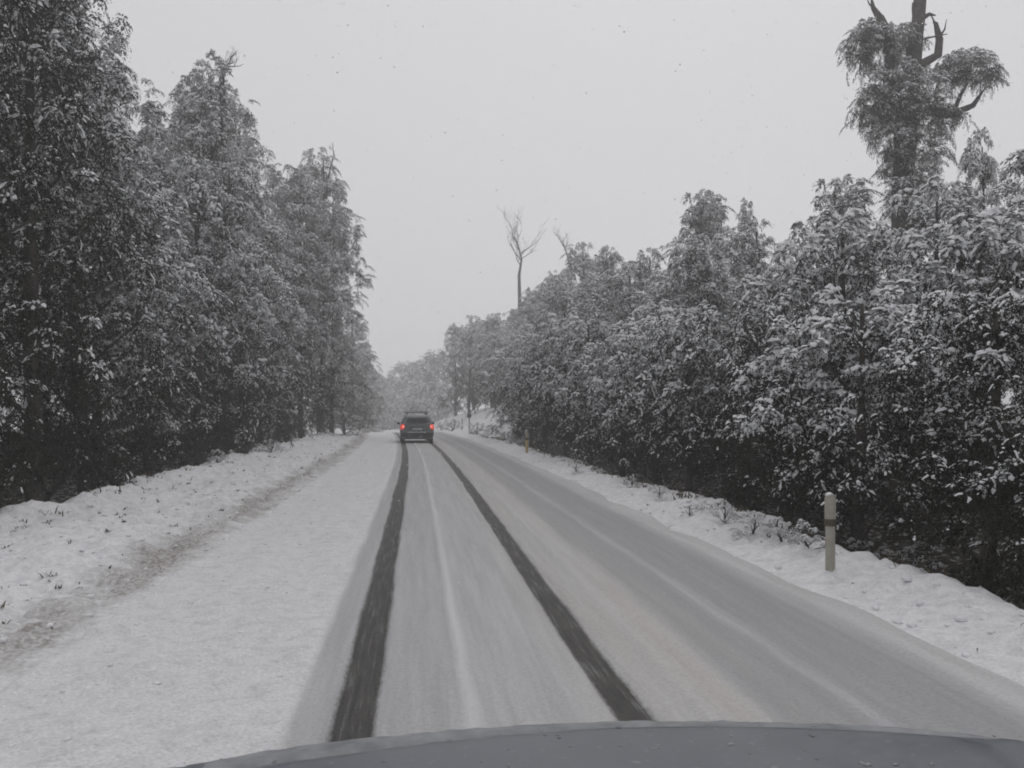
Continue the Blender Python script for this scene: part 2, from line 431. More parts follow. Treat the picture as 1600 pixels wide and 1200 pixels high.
# ------------------------------------------------------------------ foliage: drooping boughs carrying snow
def make_bough(seed, snow_amt, npair=14, nleaf=7, leaf=0.92, tuft=0):
    """one bough about a metre long along +x: twigs that hang either side, leaves on them, snow lying along the top"""
    rg = np.random.RandomState(seed)
    LV, LF, SV, SF = [], [], [], []
    nl = ns = 0
    wig = rg.uniform(-0.12, 0.12, 3)
    def spine(s):
        return np.array([0.92*s, wig[0]*math.sin(3*s+wig[1]*9), 0.36*s - 0.84*s*s])
    twigs = []
    for i in range(npair):
        s = 0.10 + 0.9*(i+rg.uniform(0, 0.6))/npair
        for sd in (-1, 1):
            d = np.array([0.55+rg.uniform(-0.2, 0.3), sd*(0.75+rg.uniform(-0.2, 0.2)), 0.12+rg.uniform(-0.15, 0.2)])
            twigs.append((spine(s), d/np.linalg.norm(d), 0.40*(1-0.40*s)*rg.uniform(0.5, 1.3)))
    twigs.append((spine(0.95), np.array([0.9, 0, -0.2]), 0.26))
    up = np.array([0, 0, 1.0])
    if tuft:                                   # a rounded head: short shoots all round, nodding at the tips
        twigs = []
        for i in range(tuft):
            z = 1-1.25*(i+rg.rand())/tuft; a = i*2.4+rg.uniform(-.5, .5); q = math.sqrt(max(0, 1-z*z))
            d = np.array([q*math.cos(a), q*math.sin(a), z]); l = rg.uniform(0.26, 0.46)
            twigs.append((np.array([0.12, 0, 0.02])+d*0.07, d, l))
        if snow_amt > 0.5:                     # snow lodged on the head
            for _ in range(5 if snow_amt > 0.8 else 3):
                c = np.array([0.12+rg.uniform(-.16, .16), rg.uniform(-.16, .16), 0]); rr = rg.uniform(.06, .12)
                c[2] = 0.25-1.2*(c[0]-.12)**2-1.2*c[1]**2+rg.uniform(-.03, .03)
                i0 = ns; SV.append(c+up*rr*.45); k6 = 7
                for ring, (rf, zf) in enumerate(((.6, .28), (1.05, -.25))):
                    for j in range(k6):
                        an = 2*math.pi*(j+.5*ring)/k6; f = rr*rf*rg.uniform(.65, 1.3)
                        SV.append(c+np.array([math.cos(an)*f, math.sin(an)*f, rr*zf+rg.uniform(-.012, .012)-f*f*1.5]))
                for j in range(k6):
                    j1 = (j+1) % k6
                    SF.append((i0, i0+1+j, i0+1+j1, i0+1+j1)); SF.append((i0+1+j, i0+1+k6+j, i0+1+k6+j1, i0+1+j1))
                ns += 1+2*k6
    for b, d, l in twigs:
        dr = rg.uniform(0.45, 1.15)
        def P(t): return b + d*l*(t-0.22*t*t) + up*(-dr*l*t*t)
        for k in range(nleaf):
            t = 0.15 + 0.87*(k+rg.uniform(0, 0.8))/nleaf
            p = P(t); tg = P(t+0.05)-P(t-0.05); tg /= np.linalg.norm(tg)
            side = np.cross(tg, up); side /= (np.linalg.norm(side)+1e-6)
            v = tg*rg.uniform(0.3, 0.9) + side*rg.uniform(-1, 1) + up*rg.uniform(-0.7, 0.15)
            v /= np.linalg.norm(v)
            w = np.cross(v, rg.normal(size=3)); w /= (np.linalg.norm(w)+1e-6)
            ll = leaf*rg.uniform(0.05, 0.10); lw = ll*rg.uniform(0.20, 0.34)
            if rg.rand() < 0.27*snow_amt:                       # a leaf buried under its own cap of snow
                v = v*0.8 + up*0.1; w = np.cross(v, up); w = w/(np.linalg.norm(w)+1e-6)*rg.uniform(0.6, 1.5)
                q = p+up*0.012
                SV += [q, q+v*ll*0.5+w*lw-up*0.006, q+v*ll*0.9, q+v*ll*0.45-w*lw-up*0.006]
                SF.append((ns, ns+1, ns+2, ns+3)); ns += 4
                continue
            LV += [p+w*lw*0.8, p+v*ll, p-w*lw*0.8]
            LF.append((nl, nl+1, nl+2)); nl += 3
        if rg.rand() < snow_amt*0.85:
            t0 = rg.uniform(0.05, 0.5); t1 = t0+rg.uniform(0.28, 0.5); m = 4
            w0 = leaf*rg.uniform(0.018, 0.048)*(0.6+0.5*snow_amt)
            for k in range(m):
                u = k/(m-1); t = t0+(t1-t0)*u
                p = P(t); tg = P(t+0.05)-P(t-0.05); tg /= np.linalg.norm(tg)
                side = np.cross(tg, up); side /= (np.linalg.norm(side)+1e-6)
                nrm = np.cross(side, tg)
                ww = w0*(0.35+0.9*math.sin(math.pi*(0.18+0.72*u)))*rg.uniform(0.45, 1.5)
                SV += [p-side*ww*rg.uniform(.6, 1.4)+nrm*rg.uniform(-.008, .008), p+nrm*(ww*0.8+0.010)+side*ww*rg.uniform(-.5, .5), p+side*ww*rg.uniform(.6, 1.4)+nrm*rg.uniform(-.008, .008)]
            for k in range(m-1):
                a = ns+k*3
                SF += [(a, a+3, a+4, a+1), (a+1, a+4, a+5, a+2)]
            ns += 3*m
    if not SV:
        SV = [np.zeros(3)]*4; SF = [(0, 1, 2, 3)]
    return np.array(LV, np.float32), np.array(LF), np.array(SV, np.float32), np.array(SF)

LEVELS = (0.02, 0.33, 0.66, 0.96)
BOUGHS = [[make_bough(100*l+k, amt) for k in range(4)] for l, amt in enumerate(LEVELS)]
TUFTS = [[make_bough(500+100*l+k, amt, 0, 5, 1.0, 25) for k in range(4)] for l, amt in enumerate(LEVELS)]
BOUGHS_FAR = [[make_bough(900+100*l+k, amt, 8, 6, 1.6) for k in range(3)] for l, amt in enumerate(LEVELS)]

def rot_matrix(head, pitch, roll):
    ch, sh = math.cos(head), math.sin(head); cp, sp = math.cos(pitch), math.sin(pitch); cr, sr = math.cos(roll), math.sin(roll)
    Rz = np.array([[ch, -sh, 0], [sh, ch, 0], [0, 0, 1]])
    Ry = np.array([[cp, 0, -sp], [0, 1, 0], [sp, 0, cp]])
    Rx = np.array([[1, 0, 0], [0, cr, -sr], [0, sr, cr]])
    return Rz @ Ry @ Rx

class Crown:
    def __init__(self, seed, far=False, tufty=0.75):
        self.tufty = 0.0 if far else tufty; self.rg = np.random.RandomState(seed); self.far = far
        self.leaf = Quads(); self.snow = Quads(); self.count = 0
    def bough(self, pos, head, pitch, scale, snow):
        lv = int(np.clip(round(snow*3 + self.rg.uniform(-0.45, 0.45)), 0, 3))
        src = (BOUGHS_FAR if self.far else BOUGHS)[lv]
        if self.rg.rand() < self.tufty:
            src = TUFTS[lv]; pitch = pitch*0.45+0.1; scale *= 1.05
        LV, LF, SV, SF = src[self.rg.randint(len(src))]
        Mx = (rot_matrix(head, pitch, self.rg.uniform(-0.5, 0.5))*scale).astype(np.float32)
        p = np.asarray(pos, np.float32)
        self.leaf.add(LV @ Mx.T + p, LF); self.snow.add(SV @ Mx.T + p, SF); self.count += 1
    def lobe(self, c, r, n, snow_fun, size=1.0, squash=0.85, low=-0.45, others=()):
        rg = self.rg
        for _ in range(n):
            z = rg.uniform(low, 1.0); a = rg.uniform(0, 2*math.pi); q = math.sqrt(max(0, 1-z*z))
            dv = np.array([q*math.cos(a), q*math.sin(a), z*squash])
            p = np.asarray(c) + dv*r*rg.uniform(0.62, 0.95)
            if any(np.linalg.norm(p-oc) < orr*0.55 for oc, orr in others): continue
            head = a + rg.uniform(-0.5, 0.5)
            self.bough(p, head, z*0.7-0.24+rg.uniform(-0.3, 0.3), size*rg.uniform(0.6, 1.15), snow_fun(p, z))

def wood(seed, H, lobes, r0, lean=0.3, mat=M_BARK):
    rr = random.Random(seed); q = Quads()
    bx, by = rr.uniform(-lean, lean), rr.uniform(-lean, lean)
    def axis(t): return Vector((bx*math.sin(2.2*t), by*math.sin(2.7*t), t*H))
    pts = [axis(i/8*0.97) for i in range(9)]; pts[0].z = -0.6
    q.add(*tube(pts, [r0*(1.15-1.0*i/8)+0.015 for i in range(9)], 8, 0.12, rr))
    for c, r in lobes:
        h0 = max(0.1, c[2]-0.5*math.hypot(c[0], c[1])-0.3)/H
        a = axis(min(h0, 0.95)); e = Vector(c)
        mid = (a+e)/2 + Vector((rr.uniform(-.15, .15), rr.uniform(-.15, .15), 0.12))
        rb = max(0.02, r0*0.35*(1-0.6*h0))
        q.add(*tube([a, mid, e], [rb, rb*0.7, rb*0.35], 5))
    return q.mesh('trunk', mat, True)

def tree_variant(seed, H, Rr, nl, per, profile, base=0.03, size=1.0, snow_lo=0.0, snow_hi=0.88, far=False, sheltered=0.35, r0=0.16, lob=1.0, core=0.11):
    rg = np.random.RandomState(seed); cr = Crown(seed+5, far)
    lobes = []
    for i in range(nl):
        h = base + (1-base)*((i+rg.uniform(0, 0.9))/nl)**0.92
        pr = Rr*profile(h); a = i*2.4 + rg.uniform(-0.7, 0.7)
        ds = pr*rg.uniform(0.45, 0.92) if h < 0.93 else pr*0.2
        lr = max(0.7 if H > 4 else 0.55, Rr*rg.uniform(0.34, 0.52)*(0.6+0.4*profile(h)))*lob
        h = h-0.4*lr/H if h > 0.9 else h
        lobes.append((np.array([ds*math.cos(a), ds*math.sin(a), h*H]), lr))
    def snow(p, z):
        h = p[2]/H
        s = snow_lo + (snow_hi-snow_lo)*float(sstep(0.0, sheltered, h))
        return s*float(sstep(-0.75, 0.45, z))*1.05 + rg.uniform(-0.16, 0.12)
    for i, (c, lr) in enumerate(lobes):
        n = max(6, int(per*(lr/(Rr*0.4))**1.7))
        cr.lobe(c, lr, n, snow, size, others=lobes[:i]+lobes[i+1:])
    # inner growth round the stem
    if core:
        for k in range(int(H/core)):
            h = base + (0.95-base)*(k+rg.rand())/int(H/core); a = rg.uniform(0, 6.28); ds = Rr*profile(h)*rg.uniform(0.1, 0.5)
            cr.bough((ds*math.cos(a), ds*math.sin(a), h*H), a+rg.uniform(-.8, .8), rg.uniform(-.4, .3), size*rg.uniform(0.9, 1.4), 0.35*snow((0, 0, h*H), 0.3))
    return dict(H=H, R=Rr, leaf=cr.leaf.mesh('crown', M_LEAF), snow=cr.snow.mesh('snow_load', M_SNOW),
                wood=wood(seed, H, lobes, r0), n=cr.count)

p_cone = lambda h: min(1.0, 0.75+h*1.2)*max(0.16, 1-max(0, h-0.25)**1.2*1.05)
p_oval = lambda h: max(0.3, math.sin(math.pi*min(1, 0.22+0.74*h))**0.7)
p_tall = lambda h: (0.85 if h < 0.5 else 1.0-0.3*abs(h-0.65)/0.35)*(1 if h < 0.82 else max(0.55, 1-(h-0.82)/0.18*0.5))

VAR = {
    'small': [tree_variant(11+k, 4.6, 1.9, 16, 19, p_oval, 0.10, 0.68, sheltered=0.9, r0=0.09) for k in range(3)],
    'medium': [tree_variant(31+k, 8.5, 2.05, 26, 20, (p_oval, p_oval, p_cone)[k], 0.06, 0.72, sheltered=0.7, r0=0.15) for k in range(3)],
    'tall': [tree_variant(51+k, 15.0, 2.0, 44, 17, p_tall, 0.04, 0.80, sheltered=0.5, r0=0.14) for k in range(2)],
    'dim': [tree_variant(45+k, 9.5, 2.05, 24, 24, p_oval, 0.05, 0.75, snow_hi=0.36, sheltered=0.9, r0=0.16) for k in range(1)],
    'lowdim': [tree_variant(95, 4.6, 1.9, 16, 19, p_oval, 0.08, 0.66, snow_hi=0.55, sheltered=1.2, r0=0.09)],
    'shrub': [tree_variant(71+k, 1.0, 0.75, 5, 7, p_oval, 0.1, 0.34, 0.5, 0.85, r0=0.03, lob=0.55, core=0) for k in range(2)],
    'far': [tree_variant(81+k, 10.0, 2.8, 22, 20, (p_oval, p_oval)[k], 0.05, 1.1, 0.6, 1.0, True, r0=0.14) for k in range(2)],
}

RND = random.Random(4)
def plant(name, label, cat, group, x, y, H, kind, k=None, wide=1.0, z=None, rz=None):
    vs = VAR[kind]; v = vs[RND.randrange(len(vs)) if k is None else k]
    sz = H/v['H']
    sx = wide*max(0.75, min(1.35, sz**0.5)) if kind not in ('shrub',) else wide*sz
    zz = ground_z(x, y)-0.05 if z is None else z
    t = empty(name, (x, y, zz), RND.uniform(0, 6.28) if rz is None else rz, (sx, sx, sz))
    tag(t, label, cat, group)
    link('trunk', v['wood'], t)
    c = link('crown', v['leaf'], t); c['kind'] = 'stuff'
    s = link('snow_load', v['snow'], c); s['kind'] = 'stuff'
    return t

def interp(pts, x):
    return float(np.interp(x, [p[0] for p in pts], [p[1] for p in pts]))

SKY_R = [(640, 600), (665, 575), (690, 515), (740, 495), (800, 490), (850, 430), (900, 385), (960, 378), (1010, 395), (1060, 360), (1100, 305),
         (1150, 345), (1200, 345), (1280, 285), (1330, 280), (1400, 330), (1480, 290), (1530, 245), (1600, 200), (2200, 60)]
SKY_L = [(-600, -500), (0, -170), (130, -60), (160, 70), (205, 185), (240, 195), (262, 125), (310, 100), (350, 130), (395, 215), (415, 285), (435, 275),
         (490, 232), (520, 262), (545, 350), (560, 480), (585, 545)]
ORD = ['first', 'second', 'third', 'fourth', 'fifth', 'sixth', 'seventh', 'eighth', 'ninth', 'tenth', 'eleventh', 'twelfth', 'thirteenth', 'fourteenth', 'fifteenth', 'sixteenth', 'seventeenth']

def row(lat, ys, sky, frac, labels, group, jit=0.35, wide=1.0, name='roadside_tree', hmin=2.5, hmax=22, kinds=None, latj=0.3):
    for i, y in enumerate(ys):
        y = y + RND.uniform(-jit, jit); x = (lat[i] if isinstance(lat, list) else lat) + RND.uniform(-latj, latj) + float(road_x(y))
        px, _, d = to_px(x, y, 2)
        top = interp(sky, px)
        py = HORIZON - (HORIZON-top)*(frac[i] if isinstance(frac, (list, tuple)) else frac)
        zg = ground_z(x, y)
        H = min(hmax, max(hmin, CAM_Z + (HORIZON-py)/F_PX*d - zg + 0.05))
        kind = kinds[i] if kinds else ('small' if H < 6 else 'medium' if H < 11.5 else 'tall')
        plant(name, labels(i), 'tree', group, x, y, H, kind, wide=wide)

# right-hand side: thicket at the road edge and the trees stacked up behind it
ysR1 = [6.3, 8.6, 11.0, 13.4, 16.0, 18.8, 22.0, 25.5, 29.5, 34, 39, 45, 52, 60, 69, 79, 90]
row([6.35]*11+[6.6, 7.4, 9.0, 9.4, 9.4, 8.6], ysR1, SKY_R, [0.42, 0.45, 0.5, 0.45, 0.52, 0.5, 0.55, 0.5, 0.55, 0.6, 0.55, 0.6, 0.6, 0.7, 0.75, 0.8, 0.9],
    lambda i: f'low snow-laden tree at the right road edge, {ORD[i]} from the camera', 'trees along the right road edge', wide=0.95,
    kinds=['lowdim', 'lowdim', 'small', 'lowdim', 'lowdim'] + ['small']*12)
ysR2 = [9.0, 12.5, 16, 20, 24.5, 29.5, 35, 41, 48, 56, 65, 76, 88, 99]
row([8.9]*9+[10.2, 11.5, 11.5, 11, 10], ysR2, SKY_R, [0.78, 0.72, 0.8, 0.72, 0.82, 0.75, 0.85, 0.78, 0.85, 0.85, 0.9, 0.95, 1.0, 1.0],
    lambda i: f'snow-laden tree in the middle row of the right thicket, {ORD[i]} from the camera', 'middle row of trees on the right', name='forest_tree')
ysR3 = [14, 18.5, 23, 28.5, 34.5, 41.5, 50, 58, 66, 74, 82, 91, 100]
row(12.2, ysR3, SKY_R, [1.0, 0.98, 1.0, 0.97, 1.0, 1.0, 0.97, 1.0, 0.95, 1.0, 0.97, 1.0, 1.0],
    lambda i: f'tall snow-dusted tree at the back of the right thicket, {ORD[i]} from the camera', 'back row of trees on the right', name='forest_tree', wide=0.9)
# left-hand side
ysL1 = [10.5, 13.5, 16.8, 20.3, 24, 28, 32.5, 37.5, 43, 48.5, 54]
row(-7.15, ysL1, SKY_L, [0.9, 0.95, 0.97, 0.72, 0.74, 0.7, 0.76, 0.72, 0.85, 0.8, 1.0],
    lambda i: f'tall snow-laden tree on the left verge, {ORD[i]} from the camera', 'trees along the left verge', wide=0.95,
    kinds=['dim', 'dim', 'dim', 'medium', 'medium', 'medium', 'medium', 'medium', 'tall', 'tall', 'tall'])
ysL2 = [16.5, 20, 24, 28.5, 34, 40, 46, 52]
row(-10.3, ysL2, SKY_L, [1.0, 0.97, 0.93, 0.95, 0.97, 0.95, 0.97, 0.97],
    lambda i: f'tall dark tree behind the left verge trees, {ORD[i]} from the camera', 'trees behind the left verge', name='forest_tree')

# the last tree of the left side, leaning out where the road bends away
def lone(px, d, py, kind, label, k, wide, name='roadside_tree', group=None):
    p = at(px, 650, d); zg = ground_z(p.x, p.y)
    return plant(name, label, 'tree', group, p.x, p.y, CAM_Z+(HORIZON-py)/F_PX*d-zg, kind, k, wide)
lone(552, 82, 492, 'medium', 'shorter dark tree at the far end of the left side, where the road bends', 1, 1.0)
lone(498, 53, 236, 'tall', 'tall tree with a flat upright edge at the far end of the left row', 1, 0.92)
lone(470, 49, 262, 'tall', 'full round-topped tree just in front of the flat-edged far left tree', 0, 0.95)
lone(518, 56, 300, 'tall', 'dense tree whose crown bulges right over the far left verge', 0, 1.0)
lone(568, 86, 540, 'medium', 'low dense tree farthest along the left side, just left of the gap', 0, 0.9)
lone(325, 33, 100, 'tall', 'tall dark tree with pointed top behind the left verge, beside a dead spar', 0, 0.85, 'forest_tree')
lone(1100, 34, 300, 'tall', 'rounded treetop standing above the right thicket near its middle', 1, 0.62, 'forest_tree')
lone(1165, 40, 318, 'tall', 'narrower treetop just right of the rounded one above the right thicket', 0, 0.5, 'forest_tree')
lone(1528, 21, 215, 'medium', 'slim pointed conifer-like tree between the broken giant and the right frame edge', 0, 0.45, 'forest_tree')

# trees beyond the crest, almost lost in the snow
for i, (px, d, py, k, lab) in enumerate([
        (520, 190, 585, 0, 'pale hazy tree beyond the crest, leftmost, half behind the dark left tree'),
        (556, 182, 572, 0, 'pale hazy tree beyond the crest, second from the left'),
        (585, 196, 577, 1, 'pale hazy tree beyond the crest at the left of the gap in the skyline'),
        (608, 208, 588, 0, 'faint low tree beyond the crest in the middle of the gap'),
        (632, 192, 563, 1, 'pale hazy tree beyond the crest, straight above the dark car'),
        (655, 176, 560, 0, 'pale hazy tree beyond the crest, just right of the dark car'),
        (680, 165, 545, 1, 'pale hazy tree beyond the crest, rightmost, against the right thicket')]):
    p = at(px, 650, d); zg = ground_z(p.x, p.y)
    plant('forest_tree', lab, 'tree', 'hazy trees beyond the crest', p.x, p.y, CAM_Z+(HORIZON-py)/F_PX*d-zg, 'far', k, 1.25)
for i in range(9):
    px = 500+i*24 + RND.uniform(-6, 6); d = 128 + (i % 3)*13
    p = at(px, 650, d); zg = ground_z(p.x, p.y)
    plant('forest_tree', f'small frosted tree low in the haze past the crest, {ORD[i]} from the left', 'tree', 'small frosted trees past the crest',
          p.x, p.y, CAM_Z+(HORIZON-RND.uniform(608, 632))/F_PX*d-zg, 'far', i % 2, 0.75)

# ---- the broken giant above the right-hand thicket
def giant():
    D = 30.0; rr = random.Random(8)
    ctr = at(1415, 640, D); ctr.z = ground_z(ctr.x, ctr.y)
    t = empty('broken_tree', ctr)
    tag(t, 'giant broken-topped tree with bare snapped trunk and clumps of foliage above the right thicket', 'tree')
    L_ = lambda px, py, dd=0.0: at(px, py, D+dd)-ctr
    q = Quads()
    q.add(*tube([Vector((0, 0, -0.6)), L_(1412, 420), L_(1412, 290), L_(1416, 200), L_(1424, 110), L_(1434, 40), L_(1440, -25), L_(1442, -32)],
                [0.60, 0.46, 0.38, 0.33, 0.28, 0.23, 0.20, 0.09], 12, 0.16, rr))
    q.add(*tube([L_(1432, 30), L_(1428, 12), L_(1426, 4)], [0.14, 0.08, 0.02], 5))                       # splinters
    q.add(*tube([L_(1438, 30), L_(1452, 22), L_(1462, 24)], [0.12, 0.07, 0.02], 5))
    tr = link('trunk', q.mesh('trunk', M_BARK, True), t)
    limbs = [([L_(1418, 150), L_(1392, 118, -.5), L_(1386, 60, -.6), L_(1376, 30, -.6), L_(1364, 12, -.6), L_(1361, -6, -.6)], [.26, .2, .15, .13, .08, .02]),
             ([L_(1386, 40, -.6), L_(1380, 24, -.6)], [.07, .02]),
             ([L_(1420, 112), L_(1445, 98, .2), L_(1466, 86, .3), L_(1468, 62, .3), L_(1462, 36, .3), L_(1458, 34, .3)], [.2, .17, .15, .12, .07, .03]),
             ([L_(1426, 70), L_(1446, 60, .1), L_(1480, 53, .2)], [.05, .04, .015]),
             ([L_(1416, 190), L_(1450, 172, .3), L_(1490, 178, .5), L_(1520, 165, .5), L_(1534, 145, .5)], [.28, .2, .15, .10, .04]),
             ([L_(1490, 176, .5), L_(1500, 150, .6), L_(1512, 130, .7)], [.1, .07, .03]),
             ([L_(1400, 150), L_(1382, 128, -.4), L_(1374, 108, -.5)], [.09, .06, .02]),
             ([L_(1364, 12, -.6), L_(1358, 6, -.5), L_(1354, -4, -.5)], [.04, .025, .01]),
             ([L_(1466, 60, .3), L_(1476, 46, .3), L_(1479, 30, .3)], [.05, .03, .01]),
             ([L_(1463, 40, .3), L_(1456, 26, .3), L_(1452, 20, .3)], [.04, .025, .01]),
             ([L_(1534, 145, .5), L_(1542, 134, .5), L_(1551, 138, .5)], [.04, .025, .01]),
             ([L_(1412, 200), L_(1380, 185, -.6), L_(1360, 170, -.8)], [.16, .1, .04])]
    for pts, rad in limbs:
        q = Quads(); q.add(*tube(pts, rad, 6, 0.1, rr)); link('limb', q.mesh('limb', M_BARK, True), t)
    cr = Crown(77, False, 0.6)
    rg = np.random.RandomState(5)
    sn = lambda p, z: 0.75*float(sstep(-0.6, 0.8, z)) + rg.uniform(-.15, .15)
    for px, py, rp, dd, n in [(1352, 62, 26, -.8, 20), (1372, 70, 30, -.2, 24), (1400, 62, 26, -.6, 20), (1418, 72, 24, .6, 14), (1382, 96, 26, -.3, 18), (1350, 78, 18, 0, 10),
                              (1405, 122, 24, -.4, 18), (1388, 140, 28, -.7, 22), (1365, 160, 24, -.5, 18), (1362, 182, 20, 0, 14), (1400, 165, 34, -.7, 28), (1432, 150, 34, -.6, 28), (1452, 128, 26, .3, 18),
                              (1428, 185, 32, -.5, 24), (1385, 195, 22, -.2, 14), (1452, 175, 22, .2, 14), (1400, 220, 26, -.5, 18), (1428, 228, 26, -.4, 18), (1398, 252, 18, -.4, 12), (1440, 262, 24, -.3, 14), (1394, 272, 13, -.2, 8),
                              (1490, 112, 22, .5, 18), (1510, 118, 30, .2, 26), (1532, 110, 22, .6, 18), (1505, 98, 22, .9, 16), (1540, 128, 14, .4, 8), (1478, 182, 16, .3, 10), (1500, 188, 12, .4, 6), (1402, 296, 16, -.5, 10), (1424, 292, 18, -.5, 12), (1446, 285, 20, -.3, 12), (1398, 322, 14, -.4, 9), (1430, 320, 20, -.6, 12), (1462, 215, 16, .2, 8), (1455, 245, 18, .1, 10), (1340, 90, 14, -.4, 7), (1372, 215, 14, -.3, 7)]:
        c = L_(px, py, dd); cr.lobe(np.array(c), rp*1.05/F_PX*D, int(n*2.8), sn, 0.60, 0.9, -0.8)
    c = link('crown', cr.leaf.mesh('giant_crown', M_LEAF), t); c['kind'] = 'stuff'
    s = link('snow_load', cr.snow.mesh('giant_snow', M_SNOW), c); s['kind'] = 'stuff'
giant()

# ---- leafless trees
def bare_tree(name, label, foot, pts, rad, seed, nbr, blen, top_only=0.35, up=0.7, group=None):
    rr = random.Random(seed); t = empty(name, foot); tag(t, label, 'tree', group)
    pts = [Vector(p)-foot for p in pts]
    q = Quads(); q.add(*tube(pts, rad, 7, 0.1, rr)); link('trunk', q.mesh('trunk', M_BARE, True), t)
    bq = Quads(); sq = Quads()
    def grow(a, d, l, r, depth):
        p = [a]; cur = a.copy(); dd = d.normalized(); n = 4
        for i in range(n):
            dd = (dd + Vector((rr.uniform(-.35, .35), rr.uniform(-.35, .35), rr.uniform(-.12, .32)))).normalized()
            cur = cur + dd*l/n; p.append(cur.copy())
        bq.add(*tube(p, [r*(1-0.2*i) for i in range(n+1)], 5))
        if depth > 0:
            for k in range(rr.randint(2, 4)):
                i = rr.randint(1, n); grow(p[i], (dd+Vector((rr.uniform(-1, 1), rr.uniform(-1, 1), rr.uniform(-.2, .8)))), l*rr.uniform(.4, .65), r*.5, depth-1)
    for k in range(nbr):
        u = top_only + (1-top_only)*(k+rr.random())/nbr
        f = u*(len(pts)-1); i = min(int(f), len(pts)-2); a = pts[i].lerp(pts[i+1], f-i)
        an = rr.uniform(0, 6.28)
        grow(a, Vector((math.cos(an), math.sin(an), up)), blen*rr.uniform(.6, 1.2)*(1.15-0.5*u), max(.02, rad[min(i, len(rad)-1)]*.42), 3)
    b = link('branches', bq.mesh('branches', M_BARE, True), t); b['kind'] = 'stuff'
    return t
D = 80.0; ft = at(812, 600, D); ft.z = ground_z(ft.x, ft.y)-0.3
bare_tree('bare_tree', 'tall leafless tree with forked crown standing alone against the sky', ft,
          [ft, at(812, 470, D), at(811, 430, D), at(815, 405, D), at(808, 378, D), at(800, 366, D)], [.24, .17, .14, .10, .06, .03], 3, 13, 3.0, .5)
D = 66.0; ft = at(892, 600, D); ft.z = ground_z(ft.x, ft.y)-0.3
bare_tree('bare_tree', 'smaller leafless tree leaning out beside the leafy crest of the thicket', ft,
          [ft, at(892, 430, D), at(888, 405, D), at(882, 385, D), at(870, 368, D)], [.09, .07, .05, .04, .02], 12, 10, 1.2, .6)
D = 33.5; ft = at(352, 640, D); ft.z = ground_z(ft.x, ft.y)-0.3
bare_tree('dead_spar', 'pale dead spar with snapped curved top rising beside the pointed left tree', ft,
          [ft, at(352, 300, D), at(350, 165, D), at(346, 130, D), at(347, 112, D), at(354, 100, D)], [.16, .14, .13, .12, .08, .03], 21, 5, 1.0, .86, .3)
D = 53.0; ft = at(505, 640, D); ft.z = ground_z(ft.x, ft.y)-0.3
bare_tree('dead_spar', 'thin dead stem poking from the top of the far left tree', ft,
          [ft, at(510, 300, D), at(516, 262, D), at(522, 242, D), at(520, 232, D)], [.07, .06, .05, .045, .02], 33, 3, .7, .93, .3)

# ---- low growth along the verges
def shrub_at(px, py, h, label, wide=1.1, k=None, group=None):
    p = on_ground(px, py)
    return plant('low_shrub', label, 'shrub', group, p.x, p.y, h, 'shrub', k, wide)
shrub_at(538, 680, 1.5, 'dark rounded bush with a snow cap at the foot of the far left trees', 1.3, 0)
shrub_at(556, 681, 0.9, 'small dark bush at the end of the left verge by the thin marker', 1.2, 1)
for i, (px, py, h) in enumerate([(900, 735, 0.27), (935, 745, 0.24), (985, 762, 0.27), (1030, 780, 0.24), (1080, 806, 0.22), (1130, 816, 0.26), (1175, 832, 0.29), (1225, 846, 0.31), (1268, 858, 0.31)]):
    shrub_at(px, py, h, f'low snow-covered shrub at the right verge edge, {ORD[i]} from the far end', 1.25, None, 'low shrubs along the right verge')
for i, (px, py, h) in enumerate([(1345, 868, 0.27), (1405, 885, 0.29), (1455, 900, 0.24)]):
    shrub_at(px, py, h, f'dim low shrub right of the near marker post, {ORD[i]} from it', 1.2, None, 'dim shrubs right of the near post')
for i, (px, py, h) in enumerate([(690, 672, .9), (705, 674, 1.0), (745, 676, .9), (765, 680, .8), (790, 690, .6)]):
    shrub_at(px, py, h, f'whitened shrub on the far right bank beyond the car, {ORD[i]} from the left', 1.2, None, 'whitened shrubs on the far bank')
for i, (px, py, h) in enumerate([(60, 806, .4), (150, 782, .5), (215, 765, .45), (270, 748, .4), (345, 730, .45), (420, 708, .5)]):
    shrub_at(px, py, h, f'snow-tipped shrub at the foot of the left trees, {ORD[i]} from the frame edge', 1.2, None, 'shrubs at the foot of the left trees')

